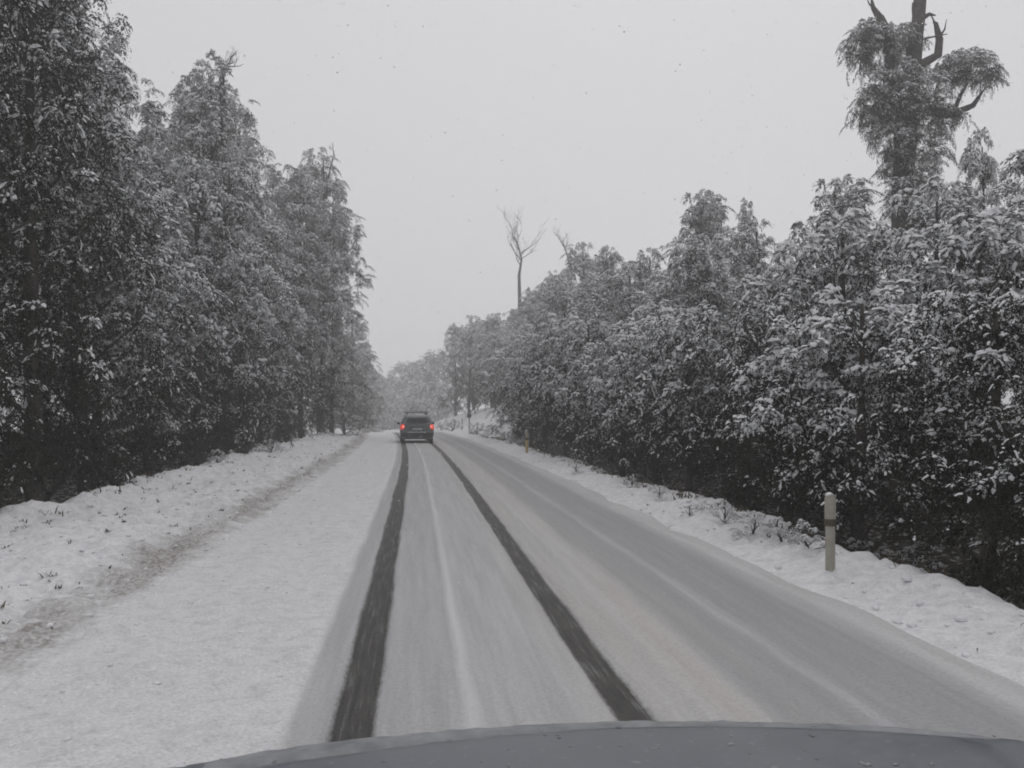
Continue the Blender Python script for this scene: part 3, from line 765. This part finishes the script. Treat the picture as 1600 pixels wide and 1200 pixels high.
M_GRASS = varied('dry_grass', (0.05, 0.042, 0.028), (0.12, 0.10, 0.065), 8.0, 0.9, 0.1)
def grass():
    rg = np.random.RandomState(3); V = []; Fq = []; n = 0
    def tuft(lat, y, s, nb):
        nonlocal n
        x = lat + float(road_x(y)); z = ground_z(x, y)-0.015
        for _ in range(nb):
            a = rg.uniform(0, 6.28); lean = rg.uniform(0.2, 1.3); l = s*rg.uniform(.5, 1.2); w = rg.uniform(.003, .008)+l*0.03
            b = np.array([x+rg.normal()*s*.35, y+rg.normal()*s*.35, z])
            d = np.array([math.cos(a)*lean, math.sin(a)*lean, 0.75]); d /= np.linalg.norm(d)
            sd = np.array([-math.sin(a), math.cos(a), 0])*w
            m = b+d*l*.6; e = b+d*l+np.array([math.cos(a), math.sin(a), -.5])*l*.25
            V.extend([b-sd, b+sd, m+sd*.8, m-sd*.8, e]); Fq.extend([(n, n+1, n+2), (n, n+2, n+3), (n+3, n+2, n+4)]); n += 5
    # clumps strung out along the left verge, fewer by the road
    for _ in range(190):
        cy = 4+40*rg.rand()**1.4; cl = -2.7-2.7*rg.beta(1.3, 1.2)
        for _k in range(rg.randint(1, 6)):
            tuft(cl+rg.normal()*.22, cy+rg.normal()*.3, rg.uniform(.02, .08), rg.randint(4, 12))
    for _ in range(160):
        tuft(-5.25+rg.normal()*.3, rg.uniform(6, 55), rg.uniform(.08, .2), rg.randint(4, 9))
    for _ in range(60):
        tuft(rg.uniform(-2.6, -1.9), rg.uniform(5, 30), rg.uniform(.02, .05), rg.randint(2, 5))
    for _ in range(420):
        tuft(4.80+rg.normal()*.20, rg.uniform(7, 60), rg.uniform(.08, .22), rg.randint(4, 10))
    for _ in range(110):
        tuft(rg.uniform(3.7, 4.7), rg.uniform(5, 40), rg.uniform(.02, .06), rg.randint(2, 5))
    o = link('grass', np_mesh('grass', np.array(V), np.array(Fq), M_GRASS)); o['kind'] = 'stuff'
    tag(o, 'dry grass and stalks poking through the snow on both verges')
grass()

def clods():
    rg = np.random.RandomState(21); b = bmesh.new(); bmesh.ops.create_icosphere(b, subdivisions=1, radius=1.0)
    V0 = np.array([v.co[:] for v in b.verts]); F0 = np.array([[v.index for v in f.verts] for f in b.faces]); b.free()
    Vs, Fs, n = [], [], 0
    for _ in range(1000):
        y = 3.2+26*rg.rand()**1.5
        if rg.rand() < 0.75: lat = -0.75-4.6*rg.rand()**0.8; size = rg.uniform(.006, .022) if lat > -2.4 else rg.uniform(.010, .032)
        else: lat = rg.uniform(3.5, 4.9); size = rg.uniform(.008, .035)
        x = lat+float(road_x(y)); z = float(ground_h(lat, y)) if lat < RL or lat > RR else float(road_h(lat, y))
        k = V0*(1+rg.uniform(-.25, .25, (len(V0), 1)))*size*np.array([rg.uniform(.8, 1.6), rg.uniform(.8, 1.6), rg.uniform(.4, .8)])
        Vs.append(k+np.array([x, y, z+size*.15])); Fs.append(F0+n); n += len(V0)
    o = link('snow_clods', np_mesh('snow_clods', np.concatenate(Vs), np.concatenate(Fs), M_SNOW, True)); o['kind'] = 'stuff'
    tag(o, 'loose crumbs and clods of snow scattered over shoulder and verges')
clods()

# ------------------------------------------------------------------ marker posts
M_POST = varied('post_paint', (0.30, 0.285, 0.24), (0.40, 0.385, 0.335), 5.0, 0.7, 0.3)
M_BAND = varied('post_band', (0.05, 0.045, 0.03), (0.09, 0.075, 0.05), 9.0, 0.5, 0.4)
M_REFL = varied('reflector', (0.50, 0.30, 0.05), (0.60, 0.38, 0.08), 12.0, 0.35, 0.5)
M_WOODEN = varied('weathered_wood', (0.06, 0.055, 0.05), (0.12, 0.11, 0.10), 7.0, 0.9, 0.1)
M_PINK = varied('faded_post', (0.46, 0.33, 0.16), (0.56, 0.43, 0.25), 7.0, 0.8, 0.2)

def lumps(bm, c, r, seed, n=6, flat=0.5):
    rr = random.Random(seed)
    for _ in range(n):
        vs = bmesh.ops.create_icosphere(bm, subdivisions=2, radius=r*rr.uniform(.5, 1))['verts']
        off = Vector((rr.uniform(-1, 1)*r, rr.uniform(-1, 1)*r, 0))
        for v in vs:
            v.co = Vector((v.co.x, v.co.y, v.co.z*flat))*(1+rr.uniform(-.12, .12)) + off + Vector(c)

def marker_post(foot, h, w, label, lower=M_POST, group='roadside marker posts', rz=0.0):
    t = empty('marker_post', foot, rz); tag(t, label, 'marker post', group)
    bm = bmesh.new()                                                    # curved blade with a rounded head
    n = 6; prof = []
    for s in (-1, 1):
        pass
    def blade(z0, z1, wd, th, round_top):
        b = bmesh.new(); rows = []
        zs = [z0, (z0+z1)/2, z1-wd*.45, z1-wd*.2, z1-wd*.06, z1] if round_top else [z0, (z0+z1)/2, z1]
        ks = [1, 1, 1, .86, .6, .25] if round_top else [1, 1, 1]
        for z, k in zip(zs, ks):
            ring = []
            for i in range(7):
                u = -1+2*i/6; ring.append(b.verts.new((u*wd*.5*k, -th*(1-u*u)*.8*k-th*.5, z)))
            for i in range(6, -1, -1):
                u = -1+2*i/6; ring.append(b.verts.new((u*wd*.5*k*.96, -th*(1-u*u)*.6*k+th*.3, z)))
            rows.append(ring)
        for r0, r1 in zip(rows[:-1], rows[1:]):
            for i in range(14): b.faces.new((r0[i], r0[(i+1) % 14], r1[(i+1) % 14], r1[i]))
        b.faces.new(rows[0]); b.faces.new(rows[-1])
        return b
    bm.free()
    link('post', bm_mesh('post', blade(-.3, h*.60, w*.9, w*.28, False), lower), t)
    link('head', bm_mesh('head', blade(h*.598, h, w*1.05, w*.30, True), M_POST), t)
    link('band', bm_mesh('band', blade(h*.585, h*.675, w*1.13, w*.36, False), M_BAND), t)
    b = bmesh.new(); add_box(b, (0, -w*.56, h*.80), (w*.42, .008, h*.09)); link('reflector', bm_mesh('reflector', b, M_POST if lower is M_POST else M_REFL, bevel=.002), t)
    b = bmesh.new(); lumps(b, (0, -.01, h-.004), w*.34, 3, 5, .55); link('snow_cap', bm_mesh('snow_cap', b, M_SNOW, True), t)
    b = bmesh.new(); lumps(b, (0, 0, -0.02), w*.6, 5, 8, .45); link('snow_collar', bm_mesh('snow_collar', b, M_SNOW, True), t)
    return t
marker_post(on_ground(1297, 893), .76, .100, 'near white marker post with dark band on the right verge', rz=-.35)
marker_post(on_ground(823, 708), .86, .12, 'far marker post with white head and rusty stem on the right verge', M_PINK, rz=-.1)

def stake(foot, h, r, label, disc=False, name='thin_stake'):
    t = empty(name, foot); tag(t, label, 'post')
    q = Quads(); q.add(*tube([(0, 0, -.3), (0.01, 0, h*.5), (0, 0, h)], [r, r, r*.9], 8)); link('pole', q.mesh('pole', M_WOODEN, True), t)
    b = bmesh.new(); lumps(b, (0, 0, h), r*1.1, 4, 4, .7); link('snow_cap', bm_mesh('snow_cap', b, M_SNOW, True), t)
    if disc:
        b = bmesh.new(); bmesh.ops.create_cone(b, cap_ends=True, segments=20, radius1=.17, radius2=.17, depth=.02)
        bmesh.ops.transform(b, matrix=Matrix.Translation((0, -r-.012, h-.1)) @ Matrix.Rotation(R(90), 4, 'X'), verts=b.verts)
        link('disc', bm_mesh('disc', b, M_WOODEN), t)
    else:
        b = bmesh.new(); add_box(b, (0, -r-.006, h*.72), (.07, .012, .12)); link('plate', bm_mesh('plate', b, M_BAND, bevel=.003), t)
stake(on_ground(722, 673), .95, .035, 'thin dark stake on the far right bank, left of the round sign')
stake(on_ground(733, 675), 1.25, .035, 'thin dark pole with a small round sign on the far right bank', True, 'small_sign')
stake(on_ground(575, 677), 1.1, .04, 'thin dark marker stake at the far end of the left verge')

# ------------------------------------------------------------------ the car in front
M_PAINT = varied('wet_paint', (0.07, 0.088, 0.096), (0.115, 0.135, 0.142), 3.0, 0.45, 0.5)
M_GLASS = mat_new('dark_glass', (0.03, 0.04, 0.042), 0.15, 0.5)[0]
M_TYRE = varied('tyre_rubber', (0.02, 0.02, 0.02), (0.05, 0.05, 0.05), 14.0, 0.85, 0.2)
M_RIM = mat_new('rim_metal', (0.35, 0.35, 0.36), 0.4, 0.5, 0.8)[0]
M_TRIM = varied('black_trim', (0.02, 0.02, 0.022), (0.035, 0.035, 0.035), 8.0, 0.6, 0.3)
M_PLATE = mat_new('plate', (0.45, 0.45, 0.44), 0.5)[0]
m, N, L, b = mat_new('lit_lamp', (0.5, 0.02, 0.015), 0.3); b.inputs['Emission Color'].default_value = (1.0, 0.09, 0.06, 1); b.inputs['Emission Strength'].default_value = 0.4
M_LAMP = m; m.cycles.emission_sampling = 'NONE'
m, N, L, b = mat_new('lit_bulb', (0.8, 0.1, 0.08), 0.3); b.inputs['Emission Color'].default_value = (1.0, 0.22, 0.16, 1); b.inputs['Emission Strength'].default_value = 1.1
M_BULB = m; m.cycles.emission_sampling = 'NONE'

def rrect(w, y0, y1, r0, r1, z, n=5):
    pts = []
    for cx, cy, r, a0 in ((w-r1, y1-r1, r1, 0), (-w+r1, y1-r1, r1, 90), (-w+r0, y0+r0, r0, 180), (w-r0, y0+r0, r0, 270)):
        for i in range(n+1):
            a = R(a0+90*i/n); pts.append((cx+r*math.cos(a), cy+r*math.sin(a), z))
    return pts

def loft(rings, mat, name, cap=True):
    b = bmesh.new(); rows = [[b.verts.new(p) for p in r] for r in rings]
    n = len(rows[0])
    for r0, r1 in zip(rows[:-1], rows[1:]):
        for i in range(n): b.faces.new((r0[i], r0[(i+1) % n], r1[(i+1) % n], r1[i]))
    if cap: b.faces.new(rows[0][::-1]); b.faces.new(rows[-1])
    return bm_mesh(name, b, mat, True)

def wheel(parent, c, r=.33, w=.21):
    b = bmesh.new(); prof = [(-w/2, r*.62), (-w/2, r*.9), (-w*.38, r), (w*.38, r), (w/2, r*.9), (w/2, r*.62)]
    n = 24; rows = []
    for x, rad in prof: rows.append([b.verts.new((x, rad*math.cos(2*math.pi*i/n), rad*math.sin(2*math.pi*i/n))) for i in range(n)])
    rows.append(rows[0])
    for r0, r1 in zip(rows[:-1], rows[1:]):
        for i in range(n): b.faces.new((r0[i], r0[(i+1) % n], r1[(i+1) % n], r1[i]))
    wo = empty('wheel', c); wo.parent = parent
    link('tyre', bm_mesh('tyre', b, M_TYRE, True), wo)
    b = bmesh.new()
    bmesh.ops.create_cone(b, cap_ends=True, segments=20, radius1=r*.6, radius2=r*.6, depth=w*.5)
    bmesh.ops.transform(b, matrix=Matrix.Rotation(R(90), 4, 'Y'), verts=b.verts)
    for i in range(5):
        add_box(b, (0, 0, 0), (w*.72, r*.14, r*1.1), Matrix.Rotation(i*math.pi/5, 4, 'X'))
    link('rim', bm_mesh('rim', b, M_RIM), wo)

def front_car():
    y = 44.6; x = 0.42 + float(road_x(y))
    t = empty('station_wagon', (x, y, 0.012), R(1.7)); tag(t, 'dark station wagon with lit red tail lights and roof bars driving ahead', 'car')
    W = .86
    y0 = lambda z: float(np.interp(z, [.22, .32, .45, .60, .64, .95, 1.02, 1.40, 1.46, 1.50], [.16, .04, 0, .02, .09, .12, .15, .38, .48, .62]))
    y1 = lambda z: float(np.interp(z, [.22, .32, .6, .72, .86, .95, 1.0, 1.40, 1.46, 1.5], [4.3, 4.42, 4.46, 4.40, 4.1, 3.45, 3.2, 2.5, 2.35, 2.2]))
    wz = lambda z: float(np.interp(z, [.22, .32, .5, .75, .95, 1.0, 1.2, 1.40, 1.46, 1.5], [.78, .85, .88, .885, .865, .84, .765, .68, .64, .54]))
    ring = lambda z: rrect(wz(z), y0(z), y1(z), .16, .30, z)
    body = link('body', loft([ring(z) for z in (.22, .27, .32, .4, .5, .58, .62, .645, .7, .8, .9, .95, .985)], M_PAINT, 'body'), t)
    cab = link('cabin', loft([ring(z) for z in (.98, 1.02, 1.1, 1.2, 1.3, 1.38, 1.42, 1.46, 1.485, 1.5)], M_PAINT, 'cabin'), t)
    def patch(name, mat, parent, fn, nu=6, nv=5):
        b = bmesh.new(); g = [[b.verts.new(fn(i/nu, j/nv)) for i in range(nu+1)] for j in range(nv+1)]
        for j in range(nv):
            for i in range(nu): b.faces.new((g[j][i], g[j][i+1], g[j+1][i+1], g[j+1][i]))
        ret = bmesh.ops.solidify(b, geom=list(b.faces), thickness=.012)
        return link(name, bm_mesh(name, b, mat, True), parent)
    def rear(u, v):
        z = 1.03+.345*v; hw = (wz(z)-.10); return ((2*u-1)*hw, y0(z)-.014, z)
    patch('rear_window', M_GLASS, t, rear)
    for s in (-1, 1):
        def side(u, v, s=s):
            z = 1.03+.33*v; a = y0(z)+.3; e = y1(z)-.35; return (s*(wz(z)+.006), a+(e-a)*u, z)
        patch('side_window', M_GLASS, t, side)
        def lampf(u, v, s=s):
            z = .74+.27*v; q = .17*(1-u); ww = wz(z)
            return (s*(ww+.012-q), y0(z)-.02+.13*u*u, z)
        tl = patch('tail_light', M_LAMP, t, lampf, 5, 4)
        b = bmesh.new(); add_box(b, (s*.74, .06, .89), (.11, .05, .12)); link('bulb', bm_mesh('bulb', b, M_BULB, bevel=.015), tl)
        b = bmesh.new(); add_box(b, (s*.965, 2.75, 1.03), (.17, .08, .14)); add_box(b, (s*.87, 2.77, .99), (.06, .05, .05)); link('mirror', bm_mesh('mirror', b, M_TRIM, bevel=.02), t)
    link('windscreen', patch('windscreen', M_GLASS, t, lambda u, v: ((2*u-1)*(wz(1.03+.35*v)-.08), y1(1.03+.35*v)+.004, 1.03+.35*v)).data, t) if False else None
    patch('windscreen', M_GLASS, t, lambda u, v: ((2*u-1)*(wz(1.03+.35*v)-.12), y1(1.03+.35*v)+.012, 1.03+.35*v))
    b = bmesh.new(); add_box(b, (0, -.03, .47), (1.70, .12, .22)); bp = link('rear_bumper', bm_mesh('rear_bumper', b, M_TRIM, bevel=.04), t)
    b = bmesh.new()
    for i in range(16): lumps(b, (-.45+.9*i/15, -.05, .585+.015*math.sin(i*1.3)), .045, i, 2, .5)
    link('snow_crust', bm_mesh('snow_crust', b, M_SNOW, True), bp)
    b = bmesh.new(); add_box(b, (0, .07, .76), (.50, .03, .12)); link('number_plate', bm_mesh('number_plate', b, M_PLATE, bevel=.006), t)
    b = bmesh.new(); add_box(b, (0, .05, .86), (.85, .05, .045)); link('tailgate_trim', bm_mesh('tailgate_trim', b, M_TRIM, bevel=.012), t)
    b = bmesh.new()
    for i in range(26): lumps(b, (RND.uniform(-.45, .45), RND.uniform(.75, 2.1), 1.497), .12, i, 2, .10)
    link('roof_snow', bm_mesh('roof_snow', b, M_SNOW, True), t)
    for yy in (1.05, 1.95):
        b = bmesh.new(); add_box(b, (-.02, yy, 1.655), (1.26, .09, .05)); bar = link('roof_bar', bm_mesh('roof_bar', b, M_TRIM, bevel=.015), t)
        for s in (-1, 1):
            b = bmesh.new(); add_box(b, (s*.52, yy, 1.56), (.05, .07, .17)); link('foot', bm_mesh('foot', b, M_TRIM, bevel=.01), bar)
    for s in (-1, 1):
        for yy in (.85, 3.5): wheel(t, (s*.76, yy, .325))
front_car()

# ------------------------------------------------------------------ the bonnet of the car the picture is taken from
def bonnet_material():
    m, N, L, b = mat_new('blue_grey_paint', (0.075, 0.088, 0.11), 0.38, 0.5, 0.0)
    tc = N.new('ShaderNodeTexCoord').outputs['Object']
    f = noise_node(N, L, 5.0, 6, tc, 0.7); g = noise_node(N, L, 42.0, 4, tc)
    base = ramp(N, L, f, [(0.3, (0.078, 0.090, 0.104)), (0.7, (0.135, 0.148, 0.163))])
    spots = ramp(N, L, g, [(0.62, (0, 0, 0)), (0.74, (0.4, 0.4, 0.4))])
    L.new(mixc(N, L, spots, base, (0.36, 0.37, 0.39)), b.inputs['Base Color'])
    L.new(ramp(N, L, f, [(0.3, (0.34,)*3), (0.7, (0.55,)*3)]), b.inputs['Roughness'])
    bump(N, L, b, g, 0.08, 0.004)
    return m
M_BON = bonnet_material()
M_FILM = snow_material('pale_film', (0.30, 0.308, 0.32), (0.19, 0.197, 0.21), 14.0)  # mottled grey for the bonnet's lip strip and the melting snow specks

def own_car():
    XC = 0.32
    t = empty('own_car', (XC, 0, 0.0), R(-2.3)); tag(t, 'blue-grey car bonnet with paler grey front lip at the bottom of the view', 'car')
    ye = lambda u: 1.735-.12*u*u
    def z_of(u, y):
        e = ye(u); z = 1.062-.030*(y-.6)/1.05-.010*u*u
        k = max(0, (y-(e-.09))/.09); z -= .030*k*k
        yc = e-.105-.06*max(0, -u)
        z += .014*float(1-sstep(yc-.02, yc+.008, y))*float(1-sstep(.80, .90, abs(u)))
        return z
    b = bmesh.new(); nu, nv = 64, 70; rows = []
    for j in range(nv+1):
        rw = []
        for i in range(nu+1):
            u = -1+2*i/nu; v = j/nv; e = ye(u)
            y = .55+(e-.55)*(v**.8)
            rw.append(b.verts.new((u*.80, y, z_of(u, y))))
        rows.append(rw)
    for dz, dy in ((.02, .012), (.06, .022), (.11, .026)):                # the nose turns down
        rw = []
        for i in range(nu+1):
            u = -1+2*i/nu; e = ye(u); rw.append(b.verts.new((u*.80, e+dy, z_of(u, e)-dz)))
        rows.append(rw)
    for r0, r1 in zip(rows[:-1], rows[1:]):
        for i in range(nu): b.faces.new((r0[i], r0[i+1], r1[i+1], r1[i]))
    link('bonnet', bm_mesh('bonnet', b, M_BON, True), t)
    # paler grey strip laid along the lip in front of the crease
    b = bmesh.new(); g = []
    for j in range(7):
        rw = []
        for i in range(91):
            u = -.985+1.97*i/90; e = ye(u); fade = 1-abs(u/.985)**10; a = e-.090-.06*max(0, -u); k = j/6
            y = a+(e+.004-a)*k + .006*float(vnoise(u*25, k*3))
            edge = math.sin(math.pi*min(1, max(0, k)))**.5
            rw.append(b.verts.new((u*.80, y, z_of(u, min(y, e))-.002+fade*edge*(.008+.003*float(vnoise(u*30, k*6))))))
        g.append(rw)
    for r0, r1 in zip(g[:-1], g[1:]):
        for i in range(90): b.faces.new((r0[i], r0[i+1], r1[i+1], r1[i]))
    link('lip_strip', bm_mesh('lip_strip', b, M_FILM, True), t)
    for s in (-1, 1):                                                      # wings
        b = bmesh.new(); rows = []
        for j in range(25):
            v = j/24; y = .55+(1.62-.55)*v; zt = z_of(s, min(y, ye(1)))
            arch = .42*math.sqrt(max(0, 1-((y-1.02)/.40)**2)) if abs(y-1.02) < .40 else 0
            zb = max(.30, .36+arch) if arch else .30
            prof = [(.806, zt-.003), (.88, zt-.005), (.935, zt-.022), (.962, zt-.10), (.968, max(zb+.02, .78)), (.955, zb)]
            pull = .05*max(0, (v-.8)/.2)**2
            rows.append([b.verts.new((s*(px-pull*(px-.7)*5), y, pz)) for px, pz in prof])
        for r0, r1 in zip(rows[:-1], rows[1:]):
            for i in range(5): b.faces.new((r0[i], r0[i+1], r1[i+1], r1[i]))
        link('wing', bm_mesh('wing', b, M_BON, True), t)
        b = bmesh.new(); add_box(b, (s*.60, 1.60, .80), (.32, .12, .17)); link('headlight', bm_mesh('headlight', b, M_GLASS, bevel=.03), t)
        wheel(t, (s*.76, 1.02, .37), .37, .23)
    b = bmesh.new(); add_box(b, (0, 1.66, .80), (.84, .08, .16)); gr = link('grille', bm_mesh('grille', b, M_TRIM, bevel=.02), t)
    b = bmesh.new(); add_box(b, (0, 1.64, .50), (1.66, .22, .36)); link('front_bumper', bm_mesh('front_bumper', b, M_BON, bevel=.06), t)
own_car()
def bonnet_specks():
    rr = random.Random(9); b = bmesh.new()
    car = next(o for o in COL.objects if o.name == 'own_car'); bo = next(c for c in car.children if c.name.startswith('bonnet'))
    vs = [v.co for v in bo.data.vertices if 1.2 < v.co.y < 1.66]
    for _ in range(110):
        c = rr.choice(vs); lumps(b, (c.x+rr.uniform(-.02, .02), c.y+rr.uniform(-.015, .015), c.z+.0005), rr.uniform(.002, .006), rr.random(), rr.randint(1, 3), .45)
    o = link('melting_snow', bm_mesh('melting_snow', b, M_FILM, True), bo); o['kind'] = 'stuff'
bonnet_specks()

# ------------------------------------------------------------------ air full of falling snow
def haze():
    bm = bmesh.new(); add_box(bm, (0, 95, 8.0), (420, 370, 29))
    o = link('haze', bm_mesh('haze', bm, mat_new('haze_tmp')[0]))
    o.data.materials.clear()
    m = bpy.data.materials.new('snowy_air'); m.use_nodes = True
    N, L = m.node_tree.nodes, m.node_tree.links
    N.remove(N['Principled BSDF'])
    v = N.new('ShaderNodeVolumePrincipled'); v.inputs['Color'].default_value = (1.0, 0.995, 1.0, 1)
    v.inputs['Density'].default_value = 0.0036
    v.inputs['Anisotropy'].default_value = 0.55
    L.new(v.outputs[0], N['Material Output'].inputs['Volume'])
    o.data.materials.append(m); o['kind'] = 'stuff'
    return o
haze()

def flakes():
    rg = np.random.RandomState(12); n = 26000
    d = 6.0 + 36*rg.rand(n)**0.75
    u = rg.uniform(-.72, .72, n)*d; z = CAM_Z + rg.uniform(-.36, .56, n)*d
    X = RGT[0]*u+FWD[0]*d; Y = RGT[1]*u+FWD[1]*d
    lat = X-road_x(Y); ok = (z > ground_h(lat, Y)+.2)
    C = np.stack([X, Y, z], -1)[ok]; n = len(C)
    O = np.array([[1, 1, 1], [-1, -1, 1], [-1, 1, -1], [1, -1, -1]], float)*0.7
    Fo = np.array([[0, 1, 2], [0, 3, 1], [0, 2, 3], [1, 3, 2]])
    s = rg.uniform(.005, .010, n)
    A = rg.normal(size=(n, 3, 3)); Q = np.linalg.qr(A)[0]
    V = (O[None]*np.array([1, .8, .6])) @ Q * s[:, None, None] + C[:, None]
    Fc = Fo[None] + (np.arange(n)*4)[:, None, None]
    o = link('snowflakes', np_mesh('snowflakes', V.reshape(-1, 3), Fc.reshape(-1, 3), M_SNOW)); o['kind'] = 'stuff'
    tag(o, 'snowflakes falling through the air over the road')
flakes()
